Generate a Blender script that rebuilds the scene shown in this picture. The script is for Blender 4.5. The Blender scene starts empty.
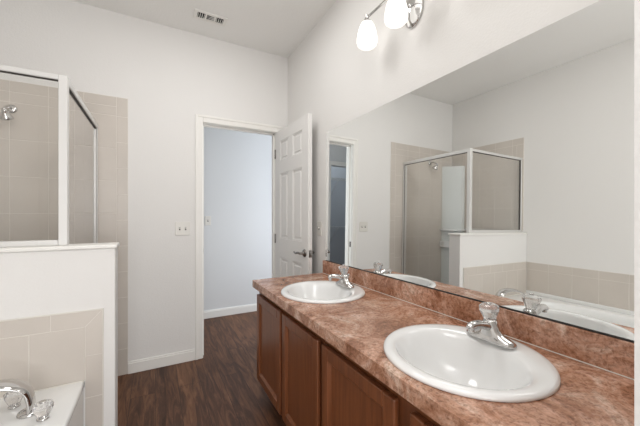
import bpy, bmesh, math, random
from mathutils import Vector, Matrix
random.seed(4)
SC = bpy.context.scene
COL = SC.collection
PI = math.pi

# ------------------------------------------------------------------ camera
CY = 2.842          # far wall (door wall)
MX = 1.174          # mirror wall
LX = -1.31          # tub / shower wall
CZ = 2.842          # ceiling
BY = -1.30          # wall behind the camera
F_PX = 303.06
cam_d = bpy.data.cameras.new('camera')
cam = bpy.data.objects.new('camera', cam_d)
COL.objects.link(cam)
cam.location = (0, 0, 1.256)
cam.rotation_euler = (PI / 2, 0, -0.498)
cam_d.sensor_width = 36
cam_d.lens = F_PX / 640 * 36
cam_d.shift_y = 2.3 / 640
cam_d.clip_start = 0.02
SC.camera = cam

# ------------------------------------------------------------------ world, lights, exposure
world = bpy.data.worlds.new('World')
SC.world = world
world.use_nodes = True
bg = world.node_tree.nodes['Background']
bg.inputs[0].default_value = (0.72, 0.82, 1.0, 1)
bg.inputs[1].default_value = 1.0


def area(name, loc, rot, sx, sy, power, col):
    d = bpy.data.lights.new(name, 'AREA')
    d.shape = 'RECTANGLE'
    d.size = sx
    d.size_y = sy
    d.energy = power
    d.color = col
    o = bpy.data.objects.new(name, d)
    o.location = loc
    o.rotation_euler = rot
    COL.objects.link(o)
    return o


# added unseen fill lights: opening behind the camera, hall's right end, closet ceiling
area('back_opening_fill', (0.1, BY - 0.12, 1.05), (PI / 2, 0, 0), 1.2, 2.0, 46, (1.0, 0.99, 0.975))
area('hall_end_fill', (2.57, 3.43, 1.25), (0, PI / 2, 0), 2.2, 0.8, 46, (0.93, 0.97, 1.0))
area('closet_fill', (-0.4, 4.4, CZ - 0.02), (0, 0, 0), 0.4, 0.4, 7, (0.93, 0.97, 1.0))
# unseen bathroom fill added overhead: two ceiling panels and a soft point light
area('ceiling_fill_near', (0.2, 0.1, CZ - 0.02), (0, 0, 0), 1.1, 2.0, 7, (1.0, 0.992, 0.98))
area('ceiling_fill_far', (0.3, 1.75, CZ - 0.02), (0, 0, 0), 0.6, 0.5, 10, (1.0, 0.992, 0.98))
d_ = bpy.data.lights.new('point_fill', 'POINT')
d_.energy = 13
d_.shadow_soft_size = 0.24
d_.color = (1.0, 0.992, 0.98)
fill_pt = bpy.data.objects.new('point_fill', d_)
fill_pt.location = (0.20, 0.28, 2.45)
COL.objects.link(fill_pt)

SC.view_settings.view_transform = 'Standard'
SC.view_settings.look = 'None'
SC.view_settings.gamma = 1
SC.view_settings.use_curve_mapping = False
SC.view_settings.exposure = -0.3


# ------------------------------------------------------------------ materials
def new_mat(name):
    m = bpy.data.materials.new(name)
    m.use_nodes = True
    nt = m.node_tree
    return m, nt, nt.nodes['Principled BSDF']


def N(nt, t, **kw):
    n = nt.nodes.new(t)
    for k, v in kw.items():
        n.inputs[k].default_value = v
    return n


def srgb(r, g, b):
    f = lambda c: ((c / 255 + 0.055) / 1.055) ** 2.4 if c > 10 else c / 255 / 12.92
    return (f(r), f(g), f(b), 1)


def plain(name, col, rough=0.5, metal=0.0, bump=0.0, bscale=60, var=0.0, coat=0.0, spec=0.5):
    m, nt, p = new_mat(name)
    p.inputs['Base Color'].default_value = col
    p.inputs['Roughness'].default_value = rough
    p.inputs['Metallic'].default_value = metal
    p.inputs['Coat Weight'].default_value = coat
    p.inputs['Specular IOR Level'].default_value = spec
    tc = N(nt, 'ShaderNodeTexCoord')
    no = N(nt, 'ShaderNodeTexNoise', Scale=bscale, Detail=4.0)
    nt.links.new(tc.outputs['Object'], no.inputs['Vector'])
    if bump:
        b = N(nt, 'ShaderNodeBump', Strength=bump, Distance=0.004)
        nt.links.new(no.outputs['Fac'], b.inputs['Height'])
        nt.links.new(b.outputs['Normal'], p.inputs['Normal'])
    if var:
        n2 = N(nt, 'ShaderNodeTexNoise', Scale=3.0, Detail=3.0)
        nt.links.new(tc.outputs['Object'], n2.inputs['Vector'])
        r = N(nt, 'ShaderNodeMapRange')
        r.inputs['To Min'].default_value = 1 - var
        r.inputs['To Max'].default_value = 1 + var
        nt.links.new(n2.outputs['Fac'], r.inputs['Value'])
        mx = N(nt, 'ShaderNodeVectorMath')
        mx.operation = 'SCALE'
        mx.inputs[0].default_value = col[:3]
        nt.links.new(r.outputs['Result'], mx.inputs['Scale'])
        nt.links.new(mx.outputs[0], p.inputs['Base Color'])
    return m


def ramp(nt, fac, stops):
    r = N(nt, 'ShaderNodeValToRGB')
    e = r.color_ramp.elements
    e[0].position, e[0].color = stops[0]
    e[1].position, e[1].color = stops[-1]
    for pos, c in stops[1:-1]:
        x = e.new(pos)
        x.color = c
    nt.links.new(fac, r.inputs['Fac'])
    return r.outputs['Color']


M = {}
M['wall'] = plain('wall_paint', srgb(234, 232, 229), 0.75, bump=0.25, bscale=110, spec=0.25)
M['ceiling'] = plain('ceiling_paint', srgb(245, 244, 241), 0.85, bump=0.3, bscale=80, spec=0.2)
M['hall'] = plain('hall_paint', srgb(222, 223, 223), 0.75, bump=0.1, bscale=110, spec=0.25)
M['closet'] = plain('closet_paint', srgb(206, 212, 220), 0.8, spec=0.2)
M['trim'] = plain('trim_paint', srgb(240, 238, 233), 0.4, bump=0.02)
M['door'] = plain('door_paint', srgb(234, 232, 229), 0.42, bump=0.05, bscale=150)
M['tile'] = plain('ceramic_tile', srgb(208, 200, 191), 0.3, bump=0.06, bscale=30, var=0.10)
M['grout'] = plain('grout', srgb(226, 220, 212), 0.8, bump=0.1)
M['porcelain'] = plain('porcelain', srgb(240, 240, 239), 0.10, coat=0.4)
M['acrylic'] = plain('tub_acrylic', srgb(238, 238, 236), 0.14, coat=0.3)
M['chrome'] = plain('chrome', (0.62, 0.61, 0.60, 1), 0.09, metal=1.0)
M['nickel'] = plain('satin_nickel', (0.27, 0.255, 0.24, 1), 0.25, metal=1.0)
M['alu'] = plain('brushed_aluminium', (0.72, 0.71, 0.69, 1), 0.4, metal=0.3)
M['gasket'] = plain('dark_gasket', srgb(70, 66, 62), 0.6)
M['plastic'] = plain('switch_plastic', srgb(226, 223, 216), 0.35)
M['slot'] = plain('dark_slot', srgb(48, 46, 44), 0.8)
M['backing'] = plain('mirror_edge', srgb(52, 50, 48), 0.5)
M['wire'] = plain('white_coated_wire', srgb(215, 218, 220), 0.4)
M['pale_panel'] = plain('pale_panel_grey', srgb(214, 217, 214), 0.25, var=0.03)  # pale grey of the added shower corner panel
M['caulk'] = plain('white_caulk', srgb(226, 222, 214), 0.6)

m, nt, p = new_mat('mirror_silver')
p.inputs['Base Color'].default_value = (0.86, 0.87, 0.86, 1)
p.inputs['Metallic'].default_value = 1
p.inputs['Roughness'].default_value = 0.0
M['mirror'] = m

# clear shower glass: see-through plus a Fresnel reflection
m, nt, p = new_mat('shower_glass')
nt.nodes.remove(p)
out = nt.nodes['Material Output']
tr = N(nt, 'ShaderNodeBsdfTransparent')
tr.inputs[0].default_value = (0.985, 0.985, 0.98, 1)
gl = N(nt, 'ShaderNodeBsdfGlossy', Roughness=0.01)
fr = N(nt, 'ShaderNodeFresnel', IOR=1.5)
mix = N(nt, 'ShaderNodeMixShader')
geo = N(nt, 'ShaderNodeNewGeometry')
fb_ = N(nt, 'ShaderNodeMath')
fb_.operation = 'SUBTRACT'
fb_.inputs[0].default_value = 1.0
nt.links.new(geo.outputs['Backfacing'], fb_.inputs[1])
fm = N(nt, 'ShaderNodeMath')
fm.operation = 'MULTIPLY'
f2 = N(nt, 'ShaderNodeMath')      # both faces of the pane reflect
f2.operation = 'MULTIPLY'
f2.inputs[1].default_value = 1.9
f2.use_clamp = True
nt.links.new(fr.outputs[0], f2.inputs[0])
nt.links.new(f2.outputs[0], fm.inputs[0])
nt.links.new(fb_.outputs[0], fm.inputs[1])
nt.links.new(fm.outputs[0], mix.inputs[0])
nt.links.new(tr.outputs[0], mix.inputs[1])
nt.links.new(gl.outputs[0], mix.inputs[2])
nt.links.new(mix.outputs[0], out.inputs[0])
M['glass'] = m

m, nt, p = new_mat('crystal_acrylic')
p.inputs['Base Color'].default_value = (0.97, 0.96, 0.95, 1)
p.inputs['Transmission Weight'].default_value = 0.82
p.inputs['Roughness'].default_value = 0.03
p.inputs['IOR'].default_value = 1.45
M['crystal'] = m

m, nt, p = new_mat('lit_opal_glass')
p.inputs['Base Color'].default_value = (0.9, 0.9, 0.88, 1)
p.inputs['Roughness'].default_value = 0.3
p.inputs['Emission Color'].default_value = (1.0, 0.975, 0.94, 1)
p.inputs['Emission Strength'].default_value = 1.0
M['opal'] = m

# mottled terracotta laminate
m, nt, p = new_mat('terracotta_laminate')
tc = N(nt, 'ShaderNodeTexCoord')
n1 = N(nt, 'ShaderNodeTexNoise', Scale=7.0, Detail=9.0, Roughness=0.74, Distortion=0.9)
n2 = N(nt, 'ShaderNodeTexNoise', Scale=90.0, Detail=4.0, Roughness=0.65, Distortion=0.5)
n3 = N(nt, 'ShaderNodeTexNoise', Scale=3.0, Detail=4.0, Roughness=0.6)
for n in (n1, n2, n3):
    nt.links.new(tc.outputs['Object'], n.inputs['Vector'])
c1 = ramp(nt, n1.outputs['Fac'], [(0.33, srgb(128, 82, 58)), (0.44, srgb(174, 126, 99)), (0.54, srgb(203, 160, 137)),
                                  (0.66, srgb(228, 204, 188))])
c2 = ramp(nt, n2.outputs['Fac'], [(0.34, (0.42, 0.34, 0.29, 1)), (0.48, (0.88, 0.85, 0.82, 1)), (0.62, (1.12, 1.12, 1.12, 1))])
c3 = ramp(nt, n3.outputs['Fac'], [(0.36, (0.74, 0.66, 0.58, 1)), (0.62, (1.04, 1.03, 1.03, 1))])
mx = N(nt, 'ShaderNodeMixRGB')
mx.blend_type = 'MULTIPLY'
mx.inputs[0].default_value = 0.8
nt.links.new(c1, mx.inputs[1])
nt.links.new(c2, mx.inputs[2])
mx3 = N(nt, 'ShaderNodeMixRGB')
mx3.blend_type = 'MULTIPLY'
mx3.inputs[0].default_value = 0.65
nt.links.new(mx.outputs[0], mx3.inputs[1])
nt.links.new(c3, mx3.inputs[2])
nt.links.new(mx3.outputs[0], p.inputs['Base Color'])
p.inputs['Roughness'].default_value = 0.27
p.inputs['Specular IOR Level'].default_value = 0.6
M['laminate'] = m


def wood(name, dark, mid, light, axis, rough):
    m, nt, p = new_mat(name)
    tc = N(nt, 'ShaderNodeTexCoord')
    mp = N(nt, 'ShaderNodeMapping')
    s = [46.0, 46.0, 46.0]
    s[axis] = 2.2
    mp.inputs['Scale'].default_value = s
    nt.links.new(tc.outputs['Object'], mp.inputs['Vector'])
    n = N(nt, 'ShaderNodeTexNoise', Scale=1.0, Detail=6.0, Roughness=0.62, Distortion=0.8)
    nt.links.new(mp.outputs[0], n.inputs['Vector'])
    c = ramp(nt, n.outputs['Fac'], [(0.28, dark), (0.5, mid), (0.74, light)])
    nt.links.new(c, p.inputs['Base Color'])
    p.inputs['Roughness'].default_value = rough
    return m


M['cherry'] = wood('cherry_stained_wood', srgb(98, 56, 32), srgb(118, 69, 41), srgb(134, 81, 49), 2, 0.34)
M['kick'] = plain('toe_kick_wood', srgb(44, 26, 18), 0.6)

# dark hand-scraped plank floor, boards running away from the camera
m, nt, p = new_mat('dark_plank_floor')
tc = N(nt, 'ShaderNodeTexCoord')
sw = N(nt, 'ShaderNodeMapping')
sw.inputs['Rotation'].default_value = (0, 0, PI / 2)
nt.links.new(tc.outputs['Object'], sw.inputs['Vector'])
br = N(nt, 'ShaderNodeTexBrick', Scale=1.0)
br.offset = 0.37
br.inputs['Brick Width'].default_value = 1.22
br.inputs['Row Height'].default_value = 0.15
br.inputs['Mortar Size'].default_value = 0.0012
br.inputs['Color1'].default_value = (0.25, 0.25, 0.25, 1)
br.inputs['Color2'].default_value = (0.75, 0.75, 0.75, 1)
br.inputs['Mortar'].default_value = (0.2, 0.2, 0.2, 1)
nt.links.new(sw.outputs[0], br.inputs['Vector'])
mp = N(nt, 'ShaderNodeMapping')
mp.inputs['Scale'].default_value = (26, 2.6, 1)
nt.links.new(tc.outputs['Object'], mp.inputs['Vector'])
va = N(nt, 'ShaderNodeVectorMath')
nt.links.new(mp.outputs[0], va.inputs[0])
nt.links.new(br.outputs['Color'], va.inputs[1])
n1 = N(nt, 'ShaderNodeTexNoise', Scale=1.0, Detail=8.0, Roughness=0.68, Distortion=1.0)
nt.links.new(va.outputs[0], n1.inputs['Vector'])
n2 = N(nt, 'ShaderNodeTexNoise', Scale=2.2, Detail=3.0)
nt.links.new(tc.outputs['Object'], n2.inputs['Vector'])
ad = N(nt, 'ShaderNodeMath')
ad.operation = 'MULTIPLY_ADD'
nt.links.new(br.outputs['Color'], ad.inputs[0])
ad.inputs[1].default_value = 0.16
nt.links.new(n1.outputs['Fac'], ad.inputs[2])
c = ramp(nt, ad.outputs[0], [(0.36, srgb(52, 31, 20)), (0.54, srgb(82, 53, 37)), (0.68, srgb(112, 76, 53)), (0.86, srgb(144, 106, 78))])
dk = N(nt, 'ShaderNodeMixRGB')
dk.blend_type = 'MIX'
dk.inputs[2].default_value = srgb(28, 20, 17)
nt.links.new(br.outputs['Fac'], dk.inputs[0])
nt.links.new(c, dk.inputs[1])
nt.links.new(dk.outputs[0], p.inputs['Base Color'])
p.inputs['Roughness'].default_value = 0.5
p.inputs['Specular IOR Level'].default_value = 0.35
b = N(nt, 'ShaderNodeBump', Strength=0.12, Distance=0.003)
nt.links.new(n1.outputs['Fac'], b.inputs['Height'])
nt.links.new(b.outputs['Normal'], p.inputs['Normal'])
M['floor'] = m


# ------------------------------------------------------------------ mesh helpers
def box(bm, x0, x1, y0, y1, z0, z1, bev=0.0, mat=0, seg=1):
    t = bmesh.new()
    bmesh.ops.create_cube(t, size=1)
    for v in t.verts:
        v.co = Vector((x0 + (v.co.x + .5) * (x1 - x0), y0 + (v.co.y + .5) * (y1 - y0), z0 + (v.co.z + .5) * (z1 - z0)))
    if bev:
        bmesh.ops.bevel(t, geom=list(t.edges), offset=bev, segments=seg, profile=0.5, affect='EDGES')
    add(bm, t, mat)


def add(bm, t, mat=0, mtx=None, smooth=False):
    if mtx is not None:
        bmesh.ops.transform(t, matrix=mtx, verts=t.verts)
    vm = {v: bm.verts.new(v.co) for v in t.verts}
    for f in t.faces:
        try:
            nf = bm.faces.new([vm[v] for v in f.verts])
            nf.material_index = mat
            nf.smooth = smooth or f.smooth
        except ValueError:
            pass
    t.free()


def lathe(bm, prof, seg=32, mtx=None, mat=0, smooth=True, cap=True):
    """prof: list of (r, z) around local z"""
    t = bmesh.new()
    rings = []
    for r, z in prof:
        rings.append([t.verts.new((max(r, 1e-5) * math.cos(2 * PI * i / seg), max(r, 1e-5) * math.sin(2 * PI * i / seg), z)) for i in range(seg)])
    for a, b2 in zip(rings, rings[1:]):
        for i in range(seg):
            t.faces.new((a[i], a[(i + 1) % seg], b2[(i + 1) % seg], b2[i]))
    if cap:
        t.faces.new(list(reversed(rings[0])))
        t.faces.new(rings[-1])
    bmesh.ops.recalc_face_normals(t, faces=t.faces)
    add(bm, t, mat, mtx, smooth)


def sweep(bm, pts, radii, seg=14, mat=0, up=None, smooth=True):
    """tube through pts; radii are numbers or (side, up) pairs"""
    pts = [Vector(q) for q in pts]
    t = bmesh.new()
    rings = []
    prev = None
    for i, q in enumerate(pts):
        d = (pts[min(i + 1, len(pts) - 1)] - pts[max(i - 1, 0)]).normalized()
        u = Vector(up) if up else (prev if prev else Vector((0, 0, 1)) if abs(d.z) < .9 else Vector((1, 0, 0)))
        s = d.cross(u).normalized()
        w = s.cross(d).normalized()
        prev = w
        r = radii[i] if isinstance(radii, (list, tuple)) and not isinstance(radii, float) else radii
        a, c = r if isinstance(r, tuple) else (r, r)
        rings.append([t.verts.new(q + s * a * math.cos(2 * PI * k / seg) + w * c * math.sin(2 * PI * k / seg)) for k in range(seg)])
    for a, b2 in zip(rings, rings[1:]):
        for k in range(seg):
            t.faces.new((a[k], a[(k + 1) % seg], b2[(k + 1) % seg], b2[k]))
    t.faces.new(list(reversed(rings[0])))
    t.faces.new(rings[-1])
    bmesh.ops.recalc_face_normals(t, faces=t.faces)
    add(bm, t, mat, None, smooth)


def smooth_curve(pts, n=6):
    pts = [Vector(q) for q in pts]
    ext = [pts[0] * 2 - pts[1]] + pts + [pts[-1] * 2 - pts[-2]]
    out = []
    for i in range(1, len(ext) - 2):
        a, b2, c2, d = ext[i - 1:i + 3]
        for k in range(n):
            t = k / n
            out.append(0.5 * ((2 * b2) + (c2 - a) * t + (2 * a - 5 * b2 + 4 * c2 - d) * t * t + (3 * b2 - a - 3 * c2 + d) * t ** 3))
    out.append(pts[-1])
    return out


def obj(name, bm, mats, parent=None, origin=None):
    me = bpy.data.meshes.new(name)
    if origin is None and parent is not None:
        origin = parent.matrix_world.translation if False else Vector(parent['_o']) if '_o' in parent else Vector((0, 0, 0))
    o_ = Vector(origin) if origin is not None else Vector((0, 0, 0))
    bmesh.ops.translate(bm, vec=-o_, verts=bm.verts)
    bm.to_mesh(me)
    bm.free()
    for mm in (mats if isinstance(mats, (list, tuple)) else [mats]):
        me.materials.append(M[mm])
    o = bpy.data.objects.new(name, me)
    COL.objects.link(o)
    if parent is not None:
        o.parent = parent
    else:
        o.location = o_
    o['_o'] = tuple(o_)
    return o


def root(name, loc, label, cat, group=None):
    o = bpy.data.objects.new(name, None)
    o.empty_display_size = 0.05
    o.location = loc
    o['_o'] = tuple(loc)
    COL.objects.link(o)
    tag(o, label, cat, group)
    return o


def tag(o, label, cat, group=None):
    o['label'] = label
    o['category'] = cat
    if group:
        o['group'] = group
    return o


def struct(name, bm, mats, parent=None, label=None, cat=None):
    o = obj(name, bm, mats, parent)
    if parent is None:
        o['kind'] = 'structure'
        if label:
            tag(o, label, cat)
    return o


def B():
    return bmesh.new()


def children(o):
    return [c for c in bpy.data.objects if c.parent == o]


def copy_tree(o, delta, parent=None):
    c = o.copy()
    COL.objects.link(c)
    if parent is None:
        c.location = Vector(o.location) + Vector(delta)
    else:
        c.parent = parent
    for ch in children(o):
        copy_tree(ch, delta, c)
    return c


# ------------------------------------------------------------------ room shell
bm = B(); box(bm, LX - .1, MX + .1, BY - .1, CY + .06, -.1, 0); box(bm, -1.4, 2.7, CY + .06, 5.1, -.1, 0)
struct('floor', bm, 'floor', label='dark brown wood plank floor of the bathroom and hall', cat='floor')
bm = B(); box(bm, LX - .1, MX + .1, BY - .1, CY + .06, CZ, CZ + .1); box(bm, -1.4, 2.7, CY + .06, 5.1, CZ, CZ + .1)
struct('ceiling', bm, 'ceiling', label='pale textured ceiling above the bathroom', cat='ceiling')
DX0, DX1, DH = 0.372, 1.048, 2.070      # clear doorway
WT = 0.12
bm = B()
box(bm, LX - .1, DX0 - .02, CY, CY + WT, 0, CZ)
box(bm, DX1 + .02, MX + .1, CY, CY + WT, 0, CZ)
box(bm, DX0 - .02, DX1 + .02, CY, CY + WT, DH + .02, CZ)
wall_far = struct('wall_far', bm, 'wall', label='pale grey wall with the doorway and the shower tile', cat='wall')
bm = B(); box(bm, MX, MX + .1, BY - .1, CY, 0, CZ)
struct('wall_right', bm, 'wall', label='pale grey wall behind the long mirror', cat='wall')
bm = B(); box(bm, LX - .1, LX, BY - .1, CY, 0, CZ)
wall_left = struct('wall_left', bm, 'wall', label='pale grey wall along the bathtub, seen in the mirror', cat='wall')
# wall end beside the near end of the vanity
SX, SY = 0.62, 0.171
bm = B(); box(bm, SX, MX, SY - .115, SY, 0, CZ)
struct('wall_near', bm, 'wall', label='white textured wall end at the near end of the vanity', cat='wall')
# back wall with an unseen opening, added to let the fill light in
WX0, WX1, WZ1 = -.52, .72, 2.07
bm = B()
box(bm, LX, WX0, BY - .1, BY, 0, CZ)
box(bm, WX1, MX, BY - .1, BY, 0, CZ)
box(bm, WX0, WX1, BY - .1, BY, WZ1, CZ)
struct('wall_back', bm, 'wall')
bm = B()
box(bm, WX0 - .06, WX0, BY, BY + .016, 0, WZ1 + .06, .003)
box(bm, WX1, WX1 + .06, BY, BY + .016, 0, WZ1 + .06, .003)
box(bm, WX0 + .0005, WX1 - .0005, BY, BY + .0155, WZ1, WZ1 + .0595, .003)
struct('trim_3', bm, 'trim')

# hall beyond the doorway, and its closet
HY = 3.905
CX0, CX1 = -0.85, 0.03
bm = B()
box(bm, -1.4, CX0, HY, HY + .1, 0, CZ)
box(bm, CX1, 2.6, HY, HY + .1, 0, CZ)
box(bm, CX0, CX1, HY, HY + .1, 2.03, CZ)
struct('wall_hall', bm, 'hall', label='pale blue-white hall wall seen through the doorway', cat='wall')
bm = B(); box(bm, 2.6, 2.7, CY + WT, 5.0, 0, CZ); struct('wall_hall_right', bm, 'hall')
bm = B(); box(bm, -1.5, -1.4, CY + WT, 5.1, 0, CZ); struct('wall_hall_left', bm, 'hall')
bm = B()
box(bm, -1.4, 0.5, 5.0, 5.1, 0, CZ)
box(bm, 0.4, 0.5, HY + .1, 5.0, 0, CZ)
struct('wall_closet', bm, 'closet')
bm = B()
box(bm, CX0 - .06, CX0, HY - .015, HY, 0, 2.09, .003)
box(bm, CX1, CX1 + .06, HY - .015, HY, 0, 2.09, .003)
box(bm, CX0, CX1, HY - .015, HY, 2.03, 2.09, .003)
struct('trim_2', bm, 'trim')


def baseboard(name, x0, x1, y0, y1, label=None):
    bm = B()
    box(bm, x0, x1, y0, y1, 0, .082, .002)
    dx, dy = x1 - x0, y1 - y0
    if dx > dy:
        if name.startswith('baseboard_hall') or name == 'baseboard_far':
            box(bm, x0, x1, y0 + .005, y1, .08, .096, .003)
        else:
            box(bm, x0, x1, y0, y1 - .005, .08, .096, .003)
    else:
        box(bm, x0 + .003, x1 - .003, y0, y1, .08, .096, .003)
    struct(name, bm, 'trim', label=label, cat='baseboard' if label else None)


TILE_X = -0.19
baseboard('baseboard_far', TILE_X, DX0 - .068, CY - .015, CY, 'white baseboard between the shower tile and the doorway')
baseboard('baseboard_hall', CX1 + .06, 2.6, HY - .015, HY, 'white baseboard along the hall wall')
baseboard('baseboard_right', MX - .015, MX, 2.09, CY - .02)
baseboard('baseboard_back', LX, WX0 - .062, BY, BY + .015)

# doorway jambs and casing
bm = B()
box(bm, DX0 - .02, DX0, CY, CY + WT, 0, DH)
box(bm, DX1, DX1 + .02, CY, CY + WT, 0, DH)
box(bm, DX0 - .02, DX1 + .02, CY, CY + WT, DH, DH + .02)
for x0, x1 in ((DX0 - .066, DX0 - .004), (DX1 + .004, DX1 + .066)):
    box(bm, x0, x1, CY - .016, CY, 0, DH + .062, .004)
    box(bm, x0, x1, CY + WT, CY + WT + .016, 0, DH + .062, .004)
box(bm, DX0 - .067, DX0 - .045, CY - .021, CY - .012, 0, DH + .0665, .003)
box(bm, DX0 - .0045, DX1 + .0045, CY - .0158, CY, DH + .004, DH + .0618, .003)
box(bm, DX0 - .046, DX1 + .066, CY - .0212, CY - .012, DH + .046, DH + .0665, .003)
box(bm, DX0 - .004, DX1 + .004, CY + WT, CY + WT + .0158, DH + .004, DH + .0618, .003)
# stops
box(bm, DX0, DX0 + .011, CY + .045, CY + .08, 0, DH)
box(bm, DX1 - .011, DX1, CY + .045, CY + .08, 0, DH)
box(bm, DX0, DX1, CY + .045, CY + .08, DH - .011, DH)
trim = struct('trim_1', bm, 'trim', label='white painted casing and jamb around the doorway', cat='door frame')
bm = B()
box(bm, DX0 - .001, DX0 + .002, CY + .008, CY + .034, .91, .972, .0008)
box(bm, DX0 + .0015, DX0 + .003, CY + .015, CY + .026, .93, .955, 0, 1)
obj('strike_plate', bm, ['nickel', 'slot'], trim)

# ------------------------------------------------------------------ the open six-panel door
DW, DT = 0.674, 0.037
hinge = Vector((DX1 - .002, CY - .004, 0.008))
door = bpy.data.objects.new('door_1', None)
door['kind'] = 'structure'
door.location = hinge
door.rotation_euler = (0, 0, math.radians(-88.0) + PI)    # local +x runs from the hinge towards the camera
tag(door, 'white six-panel door standing open against the mirror wall', 'door')
COL.objects.link(door)
door.rotation_euler = (0, 0, math.radians(-88.0))
bm = B()
HT = DH - .006
cols = [(.105, .285), (.387, .567)]
rows = [(.19, .845), (1.03, 1.645), (1.765, 1.955)]
box(bm, .002, DW - .002, .008, DT - .008, 0.002, HT - .002)
xs = [(0, cols[0][0]), (cols[0][1], cols[1][0]), (cols[1][1], DW)]
zs = [(0, rows[0][0]), (rows[0][1], rows[1][0]), (rows[1][1], rows[2][0]), (rows[2][1], HT)]
for a, b_ in (xs[0], xs[2]):
    box(bm, a, b_, 0, DT, 0, HT, .0015)
for a, b_ in zs:
    box(bm, cols[0][0] - .001, cols[1][1] + .001, .0, DT, a, b_, .0015)
for a, b_ in rows:
    box(bm, cols[0][1], cols[1][0], .0, DT, a - .001, b_ + .001, .0015)
leaf = obj('door_leaf', bm, 'door', door, origin=(0, 0, 0))
for cx0, cx1 in cols:
    for z0, z1 in rows:
        bm = B()
        for (x0, x1, za, zb) in ((cx0, cx0 + .012, z0, z1), (cx1 - .012, cx1, z0, z1), (cx0, cx1, z0, z0 + .012), (cx0, cx1, z1 - .012, z1)):
            box(bm, x0, x1, .003, DT - .003, za, zb, .003)
        box(bm, cx0 + .028, cx1 - .028, .002, DT - .002, z0 + .028, z1 - .028, .0055)
        obj('raised_panel', bm, 'door', door, origin=(0, 0, 0))


def lever(side):
    bm = B()
    s = -1 if side == 0 else 1
    y = 0 if side == 0 else DT
    X = DW - .06
    Z = .94
    R = Matrix.Translation((X, y, Z)) @ Matrix.Rotation(-s * PI / 2, 4, 'X')
    lathe(bm, [(.032, 0), (.032, .004), (.027, .010), (.014, .013), (.011, .018), (.011, .045), (.008, .05)], 28, R)
    pts = smooth_curve([(X, y + s * .045, Z), (X - .03, y + s * .05, Z + .003), (X - .07, y + s * .05, Z - .004), (X - .11, y + s * .044, Z + .002)], 5)
    n = len(pts)
    sweep(bm, pts, [(.008 - .003 * i / n, .010 - .004 * i / n) for i in range(n)], 12)
    return obj('lever_handle', bm, 'nickel', door, origin=(0, 0, 0))


lever(0); lever(1)
bm = B(); box(bm, DW - .001, DW + .0015, .005, DT - .005, .91, .968, .0005); box(bm, DW, DW + .010, .011, DT - .012, .93, .95, .002)
obj('latch', bm, 'nickel', door, origin=(0, 0, 0))
for z in (.2, 1.02, 1.85):
    bm = B(); sweep(bm, [(-.004, -.004, z - .045), (-.004, -.004, z + .045)], .006, 12); box(bm, 0, .0015, .0, DT - .004, z - .045, z + .045)
    obj('hinge', bm, 'nickel', door, origin=(0, 0, 0))


# ------------------------------------------------------------------ ceramic tile
def tiles(bm, plane, at, us, vs, out, gap=.0036, th=.007, base=True):
    """bevelled tiles on a grout bed. plane 'x'/'y': constant axis; us: horizontal edges, vs: heights"""
    def bx(u0, u1, v0, v1, d0, d1, bev, mat):
        lo, hi = sorted((at + out * d0, at + out * d1))
        if plane == 'y':
            box(bm, u0, u1, lo, hi, v0, v1, bev, mat)
        else:
            box(bm, lo, hi, u0, u1, v0, v1, bev, mat)
    if base:
        bx(us[0], us[-1], vs[0], vs[-1], 0, th - .0012, 0, 1)
    for u0, u1 in zip(us, us[1:]):
        for v0, v1 in zip(vs, vs[1:]):
            bx(u0 + gap / 2, u1 - gap / 2, v0 + gap / 2, v1 - gap / 2, 0.001, th, .0012, 0)


def steps(a, b_, s):
    r = [a]
    while r[-1] + s < b_ - .02:
        r.append(r[-1] + s)
    r.append(b_)
    return r


def rsteps(a, b_, s):
    return [a + b_ - q for q in reversed(steps(a, b_, s))]


TZ = 2.179
KY0, KY1, KX, KZ = 1.862, 1.982, -0.180, 1.108
bm = B()
tiles(bm, 'y', CY, rsteps(LX + .008, TILE_X - .075, .203), steps(.0, TZ - .075, .254), -1)
tiles(bm, 'y', CY, [TILE_X - .075, TILE_X], steps(0, TZ, .203), -1)
tiles(bm, 'y', CY, rsteps(LX + .008, TILE_X - .075, .203), [TZ - .075, TZ], -1)
obj('tile_panel', bm, ['tile', 'grout'], wall_far)
bm = B()
LT = 1.90   # near end of the tile on the left wall, flush with the half wall
tiles(bm, 'x', LX, rsteps(KY1, CY - .008, .203), steps(.0, KZ, .254), 1)
tiles(bm, 'x', LX, rsteps(LT + .075, CY - .008, .203), steps(KZ + .02, TZ - .075, .254), 1)
tiles(bm, 'x', LX, [LT, LT + .075], steps(KZ + .02, TZ - .075, .203), 1)
tiles(bm, 'x', LX, rsteps(LT, CY - .008, .203), [TZ - .075, TZ], 1)
obj('tile_panel', bm, ['tile', 'grout'], wall_left)

# half wall between tub and shower
bm = B()
box(bm, LX, KX, KY0, KY1, 0, KZ - .018, .003)
wall_knee = struct('wall_knee', bm, 'wall', label='white half wall between the bathtub and the shower', cat='half wall')
bm = B()
box(bm, LX + .009, KX + .008, KY0 - .010, KY1 + .010, KZ - .018, KZ, .004, 0, 2)
obj('ledge', bm, 'trim', wall_knee)
BZ = .785
TUBZ = .445
bx0, bx1 = -.302, -.232
bm = B()
TL, TR = LX + .008, -.232
tiles(bm, 'y', KY0, rsteps(TL, bx0, .206), [TUBZ + .002, .708], -1)
# top border with a mitred corner
us = rsteps(TL, -.432, .206)
tiles(bm, 'y', KY0, us, [.708, BZ], -1)


def tri_tile(bm, pts, y, th):
    t = bmesh.new()
    a = [t.verts.new((x, y, z)) for x, z in pts]
    b2 = [t.verts.new((x, y - th, z)) for x, z in pts]
    t.faces.new(a); t.faces.new(list(reversed(b2)))
    for i in range(len(pts)):
        j = (i + 1) % len(pts)
        t.faces.new((a[i], b2[i], b2[j], a[j]))
    bmesh.ops.recalc_face_normals(t, faces=t.faces)
    add(bm, t, 0)


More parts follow.
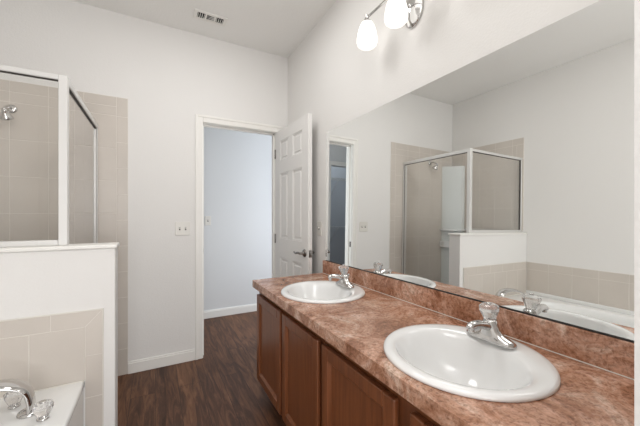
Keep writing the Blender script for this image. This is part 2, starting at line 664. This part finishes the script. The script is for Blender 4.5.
box(bm, -.432, bx1, KY0 - .0058, KY0, .708, BZ, 0, 1)
g = .0014
tri_tile(bm, [(-.432 + g, .708 + g), (bx0 - g, .708 + g), (bx1 - 2 * g, BZ - g), (-.432 + g, BZ - g)], KY0, .007)
vz = [0.0, .155, .359, .565]
box(bm, bx0, bx1, KY0 - .0058, KY0, .0, .708, 0, 1)
for a, b_ in zip(vz, vz[1:]):
    box(bm, bx0 + g, bx1 - g, KY0 - .007, KY0, a + g, b_ - g, .0012)
tri_tile(bm, [(bx0 + g, .565 + g), (bx1 - g, .565 + g), (bx1 - g, BZ - 2 * g), (bx0 + g, .708 - g)], KY0, .007)
obj('tile_panel', bm, ['tile', 'grout'], wall_knee)
bm = B()
box(bm, TL, TR + .004, KY0 - .008, KY0, BZ, BZ + .004, .001)
box(bm, TR, TR + .004, KY0 - .008, KY0, 0, BZ, .001)
obj('caulk_line', bm, 'caulk', wall_knee)

TY0, TY1 = 0.24, KY0
bm = B()
tiles(bm, 'x', LX, rsteps(TY0, TY1 - .008, .206), [TUBZ + .03, .708], 1)
tiles(bm, 'x', LX, rsteps(TY0, TY1 - .008, .206), [.708, BZ], 1)
obj('tile_panel', bm, ['tile', 'grout'], wall_left)


# ------------------------------------------------------------------ rings between a rectangle and an oval
def supell(a, b_, n, t):
    c_, s_ = math.cos(t), math.sin(t)
    k = (abs(c_ / a) ** n + abs(s_ / b_) ** n) ** (-1 / n)
    return k * c_, k * s_


def rect_at(x0, x1, y0, y1, cx, cy, t):
    c_, s_ = math.cos(t), math.sin(t)
    k = 1e9
    if c_ > 1e-9: k = min(k, (x1 - cx) / c_)
    if c_ < -1e-9: k = min(k, (x0 - cx) / c_)
    if s_ > 1e-9: k = min(k, (y1 - cy) / s_)
    if s_ < -1e-9: k = min(k, (y0 - cy) / s_)
    return cx + k * c_, cy + k * s_


def angles(x0, x1, y0, y1, cx, cy, n=72):
    A = [2 * PI * i / n for i in range(n)]
    for X in (x0, x1):
        for Yq in (y0, y1):
            t = math.atan2(Yq - cy, X - cx) % (2 * PI)
            i = min(range(n), key=lambda k: abs((A[k] - t + PI) % (2 * PI) - PI))
            A[i] = t
    return sorted(A)


def ringfaces(bm, rings, mat=0, smooth=True):
    n = len(rings[0])
    vs = [[bm.verts.new(q) for q in r] for r in rings]
    for a, b2 in zip(vs, vs[1:]):
        for i in range(n):
            f = bm.faces.new((a[i], a[(i + 1) % n], b2[(i + 1) % n], b2[i]))
            f.smooth = smooth
            f.material_index = mat
    return vs


# ------------------------------------------------------------------ bathtub
tub = root('bathtub', ((LX - .3) / 2, (TY0 + TY1) / 2, 0), 'white drop-in bathtub in the alcove below the half wall', 'bathtub')
X0, X1, Y0, Y1 = LX + .001, -.304, TY0, TY1 - .001
cx, cy = (X0 + X1) / 2 - .005, (Y0 + Y1) / 2 - .03
A = angles(X0, X1, Y0, Y1, cx, cy, 96)
bm = B()
rings = []
rr = lambda ins, z: [(*rect_at(X0 + ins, X1 - ins, Y0 + ins, Y1 - ins, cx, cy, t), z) for t in A]
el = lambda a, b_, n, z, dy=0: [(cx + supell(a, b_, n, t)[0], cy + dy + supell(a, b_, n, t)[1], z) for t in A]
rings += [el(.03, .04, 2, .055), el(.28, .52, 2.6, .07), el(.35, .61, 2.6, .2), el(.385, .66, 2.6, TUBZ - .036)]
rings.append(rr(.004, TUBZ - .036)); rings.append(rr(.001, TUBZ - .03)); rings.append(rr(0, TUBZ - .008)); rings.append(rr(.003, TUBZ - .002)); rings.append(rr(.009, TUBZ))
for a, b_, n, z in ((.385, .66, 2.6, TUBZ), (.378, .652, 2.6, TUBZ - .003), (.370, .644, 2.6, TUBZ - .012), (.355, .625, 2.6, TUBZ - .06),
                    (.33, .59, 2.6, .2), (.30, .55, 2.6, .11), (.26, .50, 2.6, .085), (.15, .3, 2.4, .075), (.01, .02, 2, .072)):
    rings.append(el(a, b_, n, z))
vs = ringfaces(bm, rings)
bm.faces.new(vs[-1])
bm.faces.new(vs[0])
bmesh.ops.recalc_face_normals(bm, faces=bm.faces)
obj('basin', bm, 'acrylic', tub)
bm = B(); box(bm, LX + .02, X1 - .002, Y1 - .012, Y1 - .001, TUBZ - .002, TUBZ + .0035, .0015)
obj('caulk_line', bm, 'caulk', tub)
bm = B()
box(bm, X1 - .03, X1 - .004, Y0 + .01, Y1, 0, TUBZ - .0365, .003)
box(bm, X0 + .01, X1 - .031, Y0 + .008, Y0 + .03, 0, TUBZ - .0365, .003)
obj('apron', bm, 'acrylic', tub)
bm = B(); box(bm, LX + .001, LX + .02, Y0, Y1, TUBZ - .005, TUBZ + .03, .006, 0, 2)
obj('flange', bm, 'acrylic', tub)


def crystal_knob(bm, p, r=.026, h=.05, seg=10, tilt=None):
    mtx = Matrix.Translation(p) @ (tilt if tilt else Matrix.Identity(4))
    lathe(bm, [(r * .55, 0), (r * .62, h * .12), (r * .78, h * .35), (r * 1.0, h * .62), (r * 1.02, h * .82), (r * .8, h * .95), (r * .45, h)],
          seg, mtx, 0, smooth=False)


def handle_knob(bm, loc, r, h, tilt=None):
    crystal_knob(bm, loc, r, h, 10, tilt)


tf = root('tub_faucet', (-.452, 1.66, TUBZ + .0012), 'chrome deck faucet with a broad arched spout on the tub rim', 'faucet')
bm = B()
bp = Vector((-.452, 1.66, TUBZ + .0012))
pts = smooth_curve([bp + Vector(q) for q in ((.002, 0, .006), (.004, 0, .040), (-.010, -.002, .098), (-.055, -.01, .134), (-.13, -.02, .146), (-.22, -.033, .136), (-.30, -.042, .108))], 5)
n = len(pts)
sweep(bm, pts, [(.034 + .003 * math.sin(PI * i / n), .013 - .005 * i / n) for i in range(n)], 18, up=(0.16, 0, 1) if False else None)
lathe(bm, [(.040, 0), (.040, .005), (.036, .010), (.028, .014)], 28, Matrix.Translation(bp))
obj('spout', bm, 'chrome', tf)
for q in ((.060, -.075, 0), (-.072, .085, 0)):
    bm = B()
    lathe(bm, [(.020, 0), (.020, .004), (.016, .008), (.011, .010), (.010, .018)], 24, Matrix.Translation(bp + Vector(q)))
    hb = obj('handle_base', bm, 'chrome', tf)
    bm = B()
    crystal_knob(bm, bp + Vector(q) + Vector((0, 0, .011)), .034, .056, 8)
    k = obj('crystal_knob', bm, 'crystal', hb)
    bm = B(); lathe(bm, [(.012, 0), (.012, .003), (.006, .004)], 16, Matrix.Translation(bp + Vector(q) + Vector((0, 0, .067))))
    obj('screw_cap', bm, 'chrome', hb)

# ------------------------------------------------------------------ shower
bm = B()
box(bm, LX + .009, -.44, KY1 + .001, CY - .009, 0, .04, .004)
box(bm, -.44, -.34, KY1 + .001, CY - .009, 0, .11, .008, 0, 2)
sp = obj('shower_pan', bm, 'acrylic'); tag(sp, 'white shower base with a raised curb behind the half wall', 'shower base')

PX, PY, PZ = -.398, 1.925, 1.945
enc = root('shower_enclosure', (PX, PY, .11), 'framed clear glass shower enclosure above the half wall', 'shower enclosure')


def frame(name, *boxes, mat='alu'):
    bm = B()
    for q in boxes:
        box(bm, *q[:6], .0025, q[6] if len(q) > 6 else 0)
    return obj(name, bm, [mat, 'gasket'], enc)


frame('corner_post', (PX - .018, PX + .018, PY - .018, PY + .018, KZ, PZ))
frame('header_rail', (PX - .016, PX + .016, PY - .016, CY - .009, PZ - .034, PZ), (PX - .010, PX + .010, PY + .018, CY - .03, PZ - .037, PZ - .034, 1))
frame('panel_rail', (LX + .009, PX + .016, PY - .016, PY + .016, PZ - .026, PZ + .0), (LX + .02, PX - .018, PY - .010, PY + .010, PZ - .029, PZ - .026, 1))
frame('panel_rail', (LX + .009, PX - .018, PY - .014, PY + .014, KZ, KZ + .028))
frame('panel_stile', (LX + .009, LX + .03, PY - .014, PY + .014, KZ + .028, PZ - .026), (LX + .03, LX + .036, PY - .010, PY + .010, KZ + .028, PZ - .026, 1))
frame('wall_jamb', (PX - .016, PX + .016, CY - .032, CY - .009, .11, PZ - .034), (PX - .010, PX + .010, CY - .038, CY - .032, .15, PZ - .04, 1))
frame('door_stile', (PX - .010, PX + .010, CY - .062, CY - .040, .15, PZ - .045))
frame('sill_rail', (PX - .016, PX + .016, KY1 + .001, CY - .032, .11, .145))
frame('strike_stile', (PX - .014, PX + .014, KY1 + .001, KY1 + .024, .145, KZ - .02))
bm = B(); box(bm, LX + .03, PX - .018, PY - .003, PY + .003, KZ + .026, PZ - .026); obj('fixed_pane', bm, 'glass', enc)
bm = B(); box(bm, PX - .003, PX + .003, KY1 + .026, CY - .06, .15, PZ - .036); obj('door_pane', bm, 'glass', enc)

sh = root('shower_fixture', (-.865, CY - .008, 1.985), 'chrome shower head on a short wall arm behind the glass', 'shower head')
bm = B()
R = Matrix.Translation((-.865, CY - .008, 1.985)) @ Matrix.Rotation(PI / 2, 4, 'X')
lathe(bm, [(.030, 0), (.029, .004), (.022, .010), (.012, .012)], 28, R)
obj('flange', bm, 'chrome', sh)
bm = B()
pts = smooth_curve([(-.865, CY - .01, 1.985), (-.865, CY - .06, 1.985), (-.865, CY - .10, 1.968), (-.865, CY - .13, 1.945)], 5)
sweep(bm, pts, .0085, 14)
obj('arm', bm, 'chrome', sh)
bm = B()
R = Matrix.Translation((-.865, CY - .125, 1.95)) @ Matrix.Rotation(PI - math.radians(-38), 4, 'X')
lathe(bm, [(.012, 0), (.015, .01), (.014, .02), (.024, .035), (.034, .052), (.036, .062), (.030, .066)], 28, R)
obj('spray_head', bm, 'chrome', sh)

cs = root('corner_shelves_panel', (LX + .06, CY - .06, .042), 'added pale grey corner panel and two white shelves inside the shower', 'shelf')
x0, y1 = LX + .0085, CY - .0085
t = bmesh.new()
pr = [(x0, y1), (x0 + .205, y1), (x0, y1 - .200)]
a = [t.verts.new((x, y, .042)) for x, y in pr]
b2 = [t.verts.new((x, y, 1.96)) for x, y in pr]
t.faces.new(a); t.faces.new(list(reversed(b2)))
for i in range(3):
    j = (i + 1) % 3
    t.faces.new((a[i], b2[i], b2[j], a[j]))
bmesh.ops.recalc_face_normals(t, faces=t.faces)
bmesh.ops.bevel(t, geom=list(t.edges), offset=.002, segments=2, affect='EDGES')
bm = B(); add(bm, t)
obj('panel', bm, 'pale_panel', cs)  # panel added for a pale strip of unclear origin in this corner
for z, th in ((1.115, .024), (.955, .085)):
    prof = [(x0 + .236, y1), (x0 + .228, y1 - .06), (x0 + .20, y1 - .135), (x0 + .135, y1 - .192), (x0 + .055, y1 - .216), (x0, y1 - .226), (x0, y1 - .190), (x0 + .195, y1)]
    t = bmesh.new()
    a = [t.verts.new((x, y, z - th)) for x, y in prof]
    b2 = [t.verts.new((x, y, z)) for x, y in prof]
    t.faces.new(a); t.faces.new(list(reversed(b2)))
    for i in range(len(prof)):
        j = (i + 1) % len(prof)
        t.faces.new((a[i], b2[i], b2[j], a[j]))
    bmesh.ops.recalc_face_normals(t, faces=t.faces)
    bmesh.ops.bevel(t, geom=list(t.edges), offset=.003, segments=2, affect='EDGES')
    bm = B(); add(bm, t)
    obj('shelf', bm, 'porcelain', cs)

# ------------------------------------------------------------------ vanity
VY0, VY1 = SY + .001, 2.082
VX0 = .598
CT = .805


def cabinet_door(parent, y0, y1, z0, z1, xf):
    """overlay door, its face towards -x"""
    th, st = .021, .052
    bm = B()
    box(bm, xf, xf + th, y0, y0 + st, z0, z1, .0045, 0, 2)
    box(bm, xf, xf + th, y1 - st, y1, z0, z1, .0045, 0, 2)
    box(bm, xf, xf + th, y0 + st, y1 - st, z0, z0 + st, .003, 0, 2)
    box(bm, xf, xf + th, y0 + st, y1 - st, z1 - st, z1, .003, 0, 2)
    # sloped inner moulding
    t = bmesh.new()
    o_ = [(y0 + st, z0 + st), (y1 - st, z0 + st), (y1 - st, z1 - st), (y0 + st, z1 - st)]
    i_ = [(y0 + st + .012, z0 + st + .012), (y1 - st - .012, z0 + st + .012), (y1 - st - .012, z1 - st - .012), (y0 + st + .012, z1 - st - .012)]
    a = [t.verts.new((xf + .003, y, z)) for y, z in o_]
    b2 = [t.verts.new((xf + .013, y, z)) for y, z in i_]
    for i in range(4):
        t.faces.new((a[i], a[(i + 1) % 4], b2[(i + 1) % 4], b2[i]))
    add(bm, t)
    d = obj('door', bm, 'cherry', parent)
    bm = B(); box(bm, xf + .0125, xf + .018, y0 + st + .002, y1 - st - .002, z0 + st + .002, z1 - st - .002)
    obj('recessed_panel', bm, 'cherry', d)
    return d


def cabinet(y0, y1, doors, label, endpanel):
    c = root('vanity_cabinet', ((VX0 + MX) / 2, (y0 + y1) / 2, 0), label, 'cabinet', 'vanity cabinet units')
    xf = .616
    ff = xf + .021 + .003
    bm = B()
    box(bm, ff + .019, MX - .002, y0 + .001, y0 + .017, .10, CT - .041)
    box(bm, ff + .019, MX - .002, y1 - .017, y1 - .001, .10, CT - .041, .001)
    box(bm, ff + .019, MX - .002, y0 + .017, y1 - .017, .10, .116)
    box(bm, MX - .012, MX - .002, y0 + .017, y1 - .017, .116, CT - .041)
    obj('carcass', bm, 'cherry', c)
    bm = B()
    edges = [y0] + [e for d in doors for e in d] + [y1]
    for i in range(0, len(edges), 2):
        a, b_ = edges[i], edges[i + 1]
        a2 = a if i == 0 else a - .018
        b2 = b_ if i == len(edges) - 2 else b_ + .018
        box(bm, ff, ff + .019, a2 + .0005, b2 - .0005, .10, CT - .041, .0008)
    for z0, z1 in ((.10, .145), (.68, CT - .041)):
        box(bm, ff + .0002, ff + .0188, y0 + .002, y1 - .002, z0, z1)
    obj('face_frame', bm, 'cherry', c)
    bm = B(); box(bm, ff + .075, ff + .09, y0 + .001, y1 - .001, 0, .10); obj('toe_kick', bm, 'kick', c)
    for a, b_ in doors:
        cabinet_door(c, a, b_, .128, .712, xf)
    return c


cabinet(1.139, 2.068, [(1.158, 1.578), (1.608, 2.050)], 'cherry-stained vanity cabinet at the far end, under the far sink', True)
cabinet(VY0 + .002, 1.137, [(.195, .617), (.679, 1.122)], 'cherry-stained vanity cabinet at the near end, under the near sink', False)

SINKS = [(.868, .640), (.868, 1.562)]
SA, SB = .245, .252
bm = B()
cut_y = [VY0, 1.10, VY1]
for (sx, sy), y0, y1 in ((SINKS[0], VY0, 1.10), (SINKS[1], 1.10, VY1)):
    A = angles(VX0, MX - .002, y0, y1, sx, sy)
    inner = [(sx + supell(SA - .022, SB - .022, 2, t)[0], sy + supell(SA - .022, SB - .022, 2, t)[1]) for t in A]
    outer = [rect_at(VX0, MX - .002, y0, y1, sx, sy, t) for t in A]
    ringfaces(bm, [[(*q, CT) for q in outer], [(*q, CT) for q in inner], [(*q, CT - .03) for q in inner]], smooth=False)
    ringfaces(bm, [[(*q, CT - .04) for q in outer], [(*q, CT - .04) for q in inner], [(*q, CT - .03) for q in inner]], smooth=False)
bmesh.ops.remove_doubles(bm, verts=bm.verts, dist=1e-5)
for (x0, x1, y0, y1) in ((VX0, MX - .002, VY0, VY0), (VX0, MX - .002, VY1, VY1), (VX0, VX0, VY0, VY1)):
    q = [bm.verts.new(v) for v in ((x0, y0, CT - .04), (x1, y1, CT - .04), (x1, y1, CT), (x0, y0, CT))]
    bm.faces.new(q)
bmesh.ops.remove_doubles(bm, verts=bm.verts, dist=1e-5)
# square front edge band, slightly deeper than the slab
box(bm, VX0 - .003, VX0 + .016, VY0, VY1, CT - .048, CT + .0004, .002, 0, 2)
bmesh.ops.recalc_face_normals(bm, faces=bm.faces)
ct = obj('countertop', bm, 'laminate'); tag(ct, 'terracotta mottled laminate countertop along the vanity', 'countertop')
bm = B()
box(bm, MX - .024, MX - .001, VY0, VY1 - .008, CT + .0005, .904, .002, 0, 2)
bs = obj('backsplash', bm, 'laminate', ct)
bm = B()
box(bm, MX - .0265, MX - .0235, VY0, VY1 - .008, CT + .0005, CT + .0035, .0008)
obj('caulk_line', bm, 'caulk', ct)


def make_sink(sx, sy, label):
    s = root('sink', (sx, sy, CT), label, 'sink', 'oval drop-in sinks')
    bm = B()
    n = 72
    A = [2 * PI * i / n for i in range(n)]
    z = CT
    prof = [(0, SA - .004, SB - .004, z + .0008), (0, SA, SB, z + .002), (0, SA - .002, SB - .002, z + .009), (0, SA - .009, SB - .009, z + .0145),
            (-.001, SA - .022, SB - .022, z + .016), (-.014, .198, .218, z + .0145), (-.022, .182, .207, z + .011), (-.026, .174, .200, z + .003),
            (-.028, .166, .192, z - .012), (-.029, .150, .176, z - .045), (-.029, .128, .152, z - .085), (-.027, .098, .118, z - .115),
            (-.024, .06, .07, z - .132), (-.022, .026, .026, z - .138), (-.022, .024, .024, z - .142)]
    rings = [[(sx + d + a * math.cos(t), sy + b_ * math.sin(t), zz) for t in A] for d, a, b_, zz in prof]
    # outer underside
    under = [(0, SA - .03, SB - .03, z + .0008), (-.025, .168, .194, z - .05), (-.025, .12, .14, z - .125), (-.022, .03, .03, z - .152)]
    ur = [[(sx + d + a * math.cos(t), sy + b_ * math.sin(t), zz) for t in A] for d, a, b_, zz in under]
    vs = ringfaces(bm, list(reversed(ur)) + rings)
    bm.faces.new(vs[0]); bm.faces.new(vs[-1])
    bmesh.ops.recalc_face_normals(bm, faces=bm.faces)
    obj('bowl', bm, 'porcelain', s)
    bm = B()
    lathe(bm, [(.0225, -.001), (.0225, .002), (.018, .003), (.016, .001), (.013, .001), (.012, .006), (.004, .008)], 24, Matrix.Translation((sx - .022, sy, CT - .1405)))
    obj('drain', bm, 'chrome', s)
    return s


s0 = make_sink(*SINKS[0], 'white oval drop-in sink nearest the camera, in the near half of the counter')
s1 = copy_tree(s0, (0, SINKS[1][1] - SINKS[0][1], 0))
s1['label'] = 'white oval drop-in sink at the far end of the counter by the door'

FX, FY = 1.030, .648
FB = CT + .0155
fa = root('sink_faucet', (FX, FY, FB), 'chrome faucet with a crystal knob on the near sink', 'faucet', 'sink faucets')
o_ = Vector((FX, FY, FB))
bm = B()
# centre-set base, rising to the middle
t = bmesh.new()
rings = []
n = 40
for k, (wx, wy, z, px_) in enumerate(((.026, .084, 0, 4), (.0265, .085, .004, 4), (.026, .083, .010, 4), (.023, .074, .017, 3.2), (.023, .048, .026, 2.6), (.0235, .032, .040, 2.3), (.023, .026, .058, 2), (.0205, .022, .069, 2), (.014, .014, .074, 2))):
    rings.append([(supell(wx, wy, px_, 2 * PI * i / n)[0], supell(wx, wy, px_, 2 * PI * i / n)[1], z) for i in range(n)])
vs = ringfaces(t, rings)
t.faces.new(list(reversed(vs[0]))); t.faces.new(vs[-1])
bmesh.ops.recalc_face_normals(t, faces=t.faces)
add(bm, t, 0, Matrix.Translation(o_), False)
obj('base', bm, 'chrome', fa)
bm = B()
pts = smooth_curve([o_ + Vector(q) for q in ((.0, 0, .044), (-.03, 0, .056), (-.065, 0, .066), (-.098, 0, .068), (-.112, 0, .060))], 5)
nn = len(pts)
sweep(bm, pts, [(.018 - .006 * i / nn, .016 - .006 * i / nn) for i in range(nn)], 16)
sp_ = obj('spout', bm, 'chrome', fa)
bm = B(); lathe(bm, [(.010, 0), (.010, -.012), (.008, -.014)], 20, Matrix.Translation(o_ + Vector((-.103, 0, .058))))
obj('aerator', bm, 'chrome', sp_)
bm = B()
crystal_knob(bm, o_ + Vector((-.002, 0, .072)), .032, .055, 10, Matrix.Rotation(math.radians(-6), 4, 'Y'))
kn = obj('crystal_knob', bm, 'crystal', fa)
bm = B(); lathe(bm, [(.009, 0), (.009, .004), (.004, .006)], 16, Matrix.Translation(o_ + Vector((-.0078, 0, .1268))))
obj('cap', bm, 'chrome', kn)
bm = B()
sweep(bm, [o_ + Vector((.030, 0, .012)), o_ + Vector((.030, 0, .06))], .0025, 10)
lathe(bm, [(.003, 0), (.006, .004), (.006, .010), (.003, .013)], 14, Matrix.Translation(o_ + Vector((.030, 0, .058))))
obj('lift_rod', bm, 'chrome', fa)
fb = copy_tree(fa, (0, 1.575 - FY, 0))
fb['label'] = 'chrome faucet with a crystal knob on the far sink'

# ------------------------------------------------------------------ mirror
MB0, MB1, MZ0, MZ1 = VY0 + .002, 2.042, .908, 1.898
mx_at = lambda z: 1.159 + .009 * (z - .87)
bm = B()
t = bmesh.new()
bmesh.ops.create_cube(t, size=1)
for v in t.verts:
    y = MB0 + (v.co.y + .5) * (MB1 - MB0)
    z = MZ0 + (v.co.z + .5) * (MZ1 - MZ0)
    x = mx_at(z) + (v.co.x + .5) * .0048
    v.co = Vector((x, y, z))
bm2 = t
for f in t.faces:
    f.normal_update()
    f.material_index = 0 if f.normal.x < -.9 else 1
me_faces = [(list(v.co for v in f.verts), f.material_index) for f in t.faces]
for co, mi in me_faces:
    f = bm.faces.new([bm.verts.new(c_) for c_ in co])
    f.material_index = mi
t.free()
mir = obj('mirror', bm, ['mirror', 'backing'])
tag(mir, 'long frameless wall mirror standing on the backsplash', 'mirror')
bm = B()
box(bm, MX - .0165, MX - .0145, MB0, MB1, MZ0 - .0035, MZ0 + .0025, .0004)
box(bm, MX - .0165, MX - .003, MB0, MB1, MZ0 - .0035, MZ0 - .002)
obj('bottom_channel', bm, 'backing', mir)

# ------------------------------------------------------------------ vanity light
LXX, LZ = 1.052, 2.362
ly = [1.378, 1.142, .906]
vl = root('vanity_light', (MX, ly[1], 2.26), 'chrome three-lamp vanity light with lit white glass shades above the mirror', 'wall light')
bm = B()
R = Matrix.Translation((MX - .001, ly[1], 2.318)) @ Matrix.Rotation(-PI / 2, 4, 'Y')
t = bmesh.new()
n = 40
rings = []
for a, b_, z in ((.092, .066, 0), (.094, .068, .006), (.088, .062, .014), (.078, .054, .017), (.070, .048, .024), (.045, .03, .03), (.016, .012, .036)):
    rings.append([(a * math.cos(2 * PI * i / n), b_ * math.sin(2 * PI * i / n), z) for i in range(n)])
vs = ringfaces(t, rings)
t.faces.new(vs[0]); t.faces.new(vs[-1])
bmesh.ops.recalc_face_normals(t, faces=t.faces)
add(bm, t, 0, R, False)
obj('backplate', bm, 'chrome', vl)
bm = B()
sweep(bm, smooth_curve([(MX - .03, ly[1], 2.318), (MX - .06, ly[1], 2.325), (LXX + .012, ly[1], LZ - .01), (LXX, ly[1], LZ)], 5), .007, 12)
obj('arm', bm, 'chrome', vl)
bm = B()
sweep(bm, [(LXX, ly[0] + .012, LZ + .010), (LXX, ly[2] - .012, LZ + .010)], .0065, 14)
obj('cross_bar', bm, 'chrome', vl)
for y in ly:
    bm = B()
    lathe(bm, [(.006, .030), (.009, .026), (.006, .020), (.008, .012), (.008, 0), (.020, -.006), (.024, -.020), (.022, -.028)], 24, Matrix.Translation((LXX, y, LZ)))
    hd = obj('lamp_holder', bm, 'chrome', vl)
    bm = B()
    lathe(bm, [(.020, -.014), (.030, -.020), (.039, -.035), (.047, -.057), (.0535, -.083), (.0575, -.108), (.058, -.127), (.0535, -.143), (.043, -.153), (.028, -.158), (.004, -.160)], 36,
          Matrix.Translation((LXX, y, LZ)))
    obj('glass_shade', bm, 'opal', vl)

# ------------------------------------------------------------------ ceiling vent
vx, vy = .388, 2.552
ve = root('ceiling_vent', (vx, vy, CZ), 'white rectangular ceiling vent with three louvred sections', 'vent')
W, D_ = .25, .115
bm = B()
z0, z1 = CZ - .010, CZ - .0005
yo, yi = vy - D_ / 2, vy + D_ / 2
sec = [(-.098, -.040), (-.028, .030), (.042, .100)]
box(bm, vx - W / 2, vx + W / 2, yo, yo + .022, z0, z1, .003)
box(bm, vx - W / 2, vx + W / 2, yi - .022, yi, z0, z1, .003)
xe = [-W / 2] + [e for s_ in sec for e in s_] + [W / 2]
for i in range(0, len(xe), 2):
    box(bm, vx + xe[i], vx + xe[i + 1], yo + .02, yi - .02, z0, z1, .001)
obj('frame', bm, 'trim', ve)
bm = B(); box(bm, vx - W / 2 + .02, vx + W / 2 - .02, yo + .02, yi - .02, CZ - .0025, CZ - .001); obj('duct_back', bm, 'slot', ve)
for k, (a, b_) in enumerate(sec):
    bm = B()
    if k == 1:
        nsl = 4
        for i in range(nsl):
            y = yo + .030 + i * (D_ - .06) / (nsl - 1)
            sweep(bm, [(vx + a, y, z0 + .004), (vx + b_, y, z0 + .004)], (.0012, .0038), 8)
    else:
        nsl = 4
        for i in range(nsl):
            x = vx + a + .006 + i * (b_ - a - .012) / (nsl - 1)
            sweep(bm, [(x, yo + .022, z0 + .004), (x, yi - .022, z0 + .004)], (.0012, .0038), 8)
    obj('louvres', bm, 'trim', ve)


# ------------------------------------------------------------------ switches
def switch(loc, face, gangs, label, sw=None):
    """face: 'y-' looks towards -y, 'x-' towards -x"""
    s = root('light_switch', loc, label, 'light switch')
    w = .070 + .046 * (gangs - 1)
    rot = Matrix.Identity(4) if face == 'y-' else Matrix.Rotation(-PI / 2, 4, 'Z')
    T = Matrix.Translation(loc) @ rot

    def put(name, mat, fn):
        t = B(); fn(t)
        bmesh.ops.transform(t, matrix=T, verts=t.verts)
        return obj(name, t, mat, s)
    put('plate', 'plastic', lambda t: box(t, -w / 2, w / 2, -.006, -.0003, -.057, .057, .0025, 0, 2))
    for g_ in range(gangs):
        x = (g_ - (gangs - 1) / 2) * .046
        put('toggle', ['plastic', 'slot'], lambda t: (box(t, x - .0055, x + .0055, -.0068, -.0055, -.0125, .0125, 0, 1), box(t, x - .004, x + .004, -.016, -.006, -.001, .011, .0015)))
    return s


switch((.206, CY, 1.142), 'y-', 2, 'double white light switch on the wall left of the doorway')
switch((MX, 2.165, 1.150), 'x-', 1, 'white light switch on the mirror wall behind the open door')
switch((.565, HY, 1.19), 'y-', 1, 'white light switch on the hall wall beyond the doorway')

# ------------------------------------------------------------------ wire shelves in the closet
for z, lab in ((1.96, 'upper white wire shelf in the dark closet, seen in the mirror'), (1.07, 'lower white wire shelf in the dark closet, seen in the mirror')):
    s = root('wire_shelf', (-.5, 4.95, z), lab, 'shelf', 'closet wire shelves')
    bm = B()
    for i in range(6):
        y = 4.69 + .055 * i
        sweep(bm, [(-1.4, y, z), (.4, y, z)], .003, 8)
    sweep(bm, [(-1.4, 4.67, z - .03), (.4, 4.67, z - .03)], .004, 8)
    sweep(bm, [(-1.4, 4.67, z + .003), (.4, 4.67, z + .003)], .004, 8)
    for i in range(60):
        x = -1.39 + i * .03
        sweep(bm, [(x, 4.998, z + .003), (x, 4.67, z + .003), (x, 4.67, z - .03)], .0016, 6)
    obj('wire_deck', bm, 'wire', s)
    for x in (-1.05, -.62, -.15, .2):
        bm = B()
        sweep(bm, [(x, 4.70, z - .005), (x, 4.997, z - .28)], .005, 8)
        obj('bracket', bm, 'wire', s)

for o in bpy.data.objects:
    if '_o' in o:
        del o['_o']
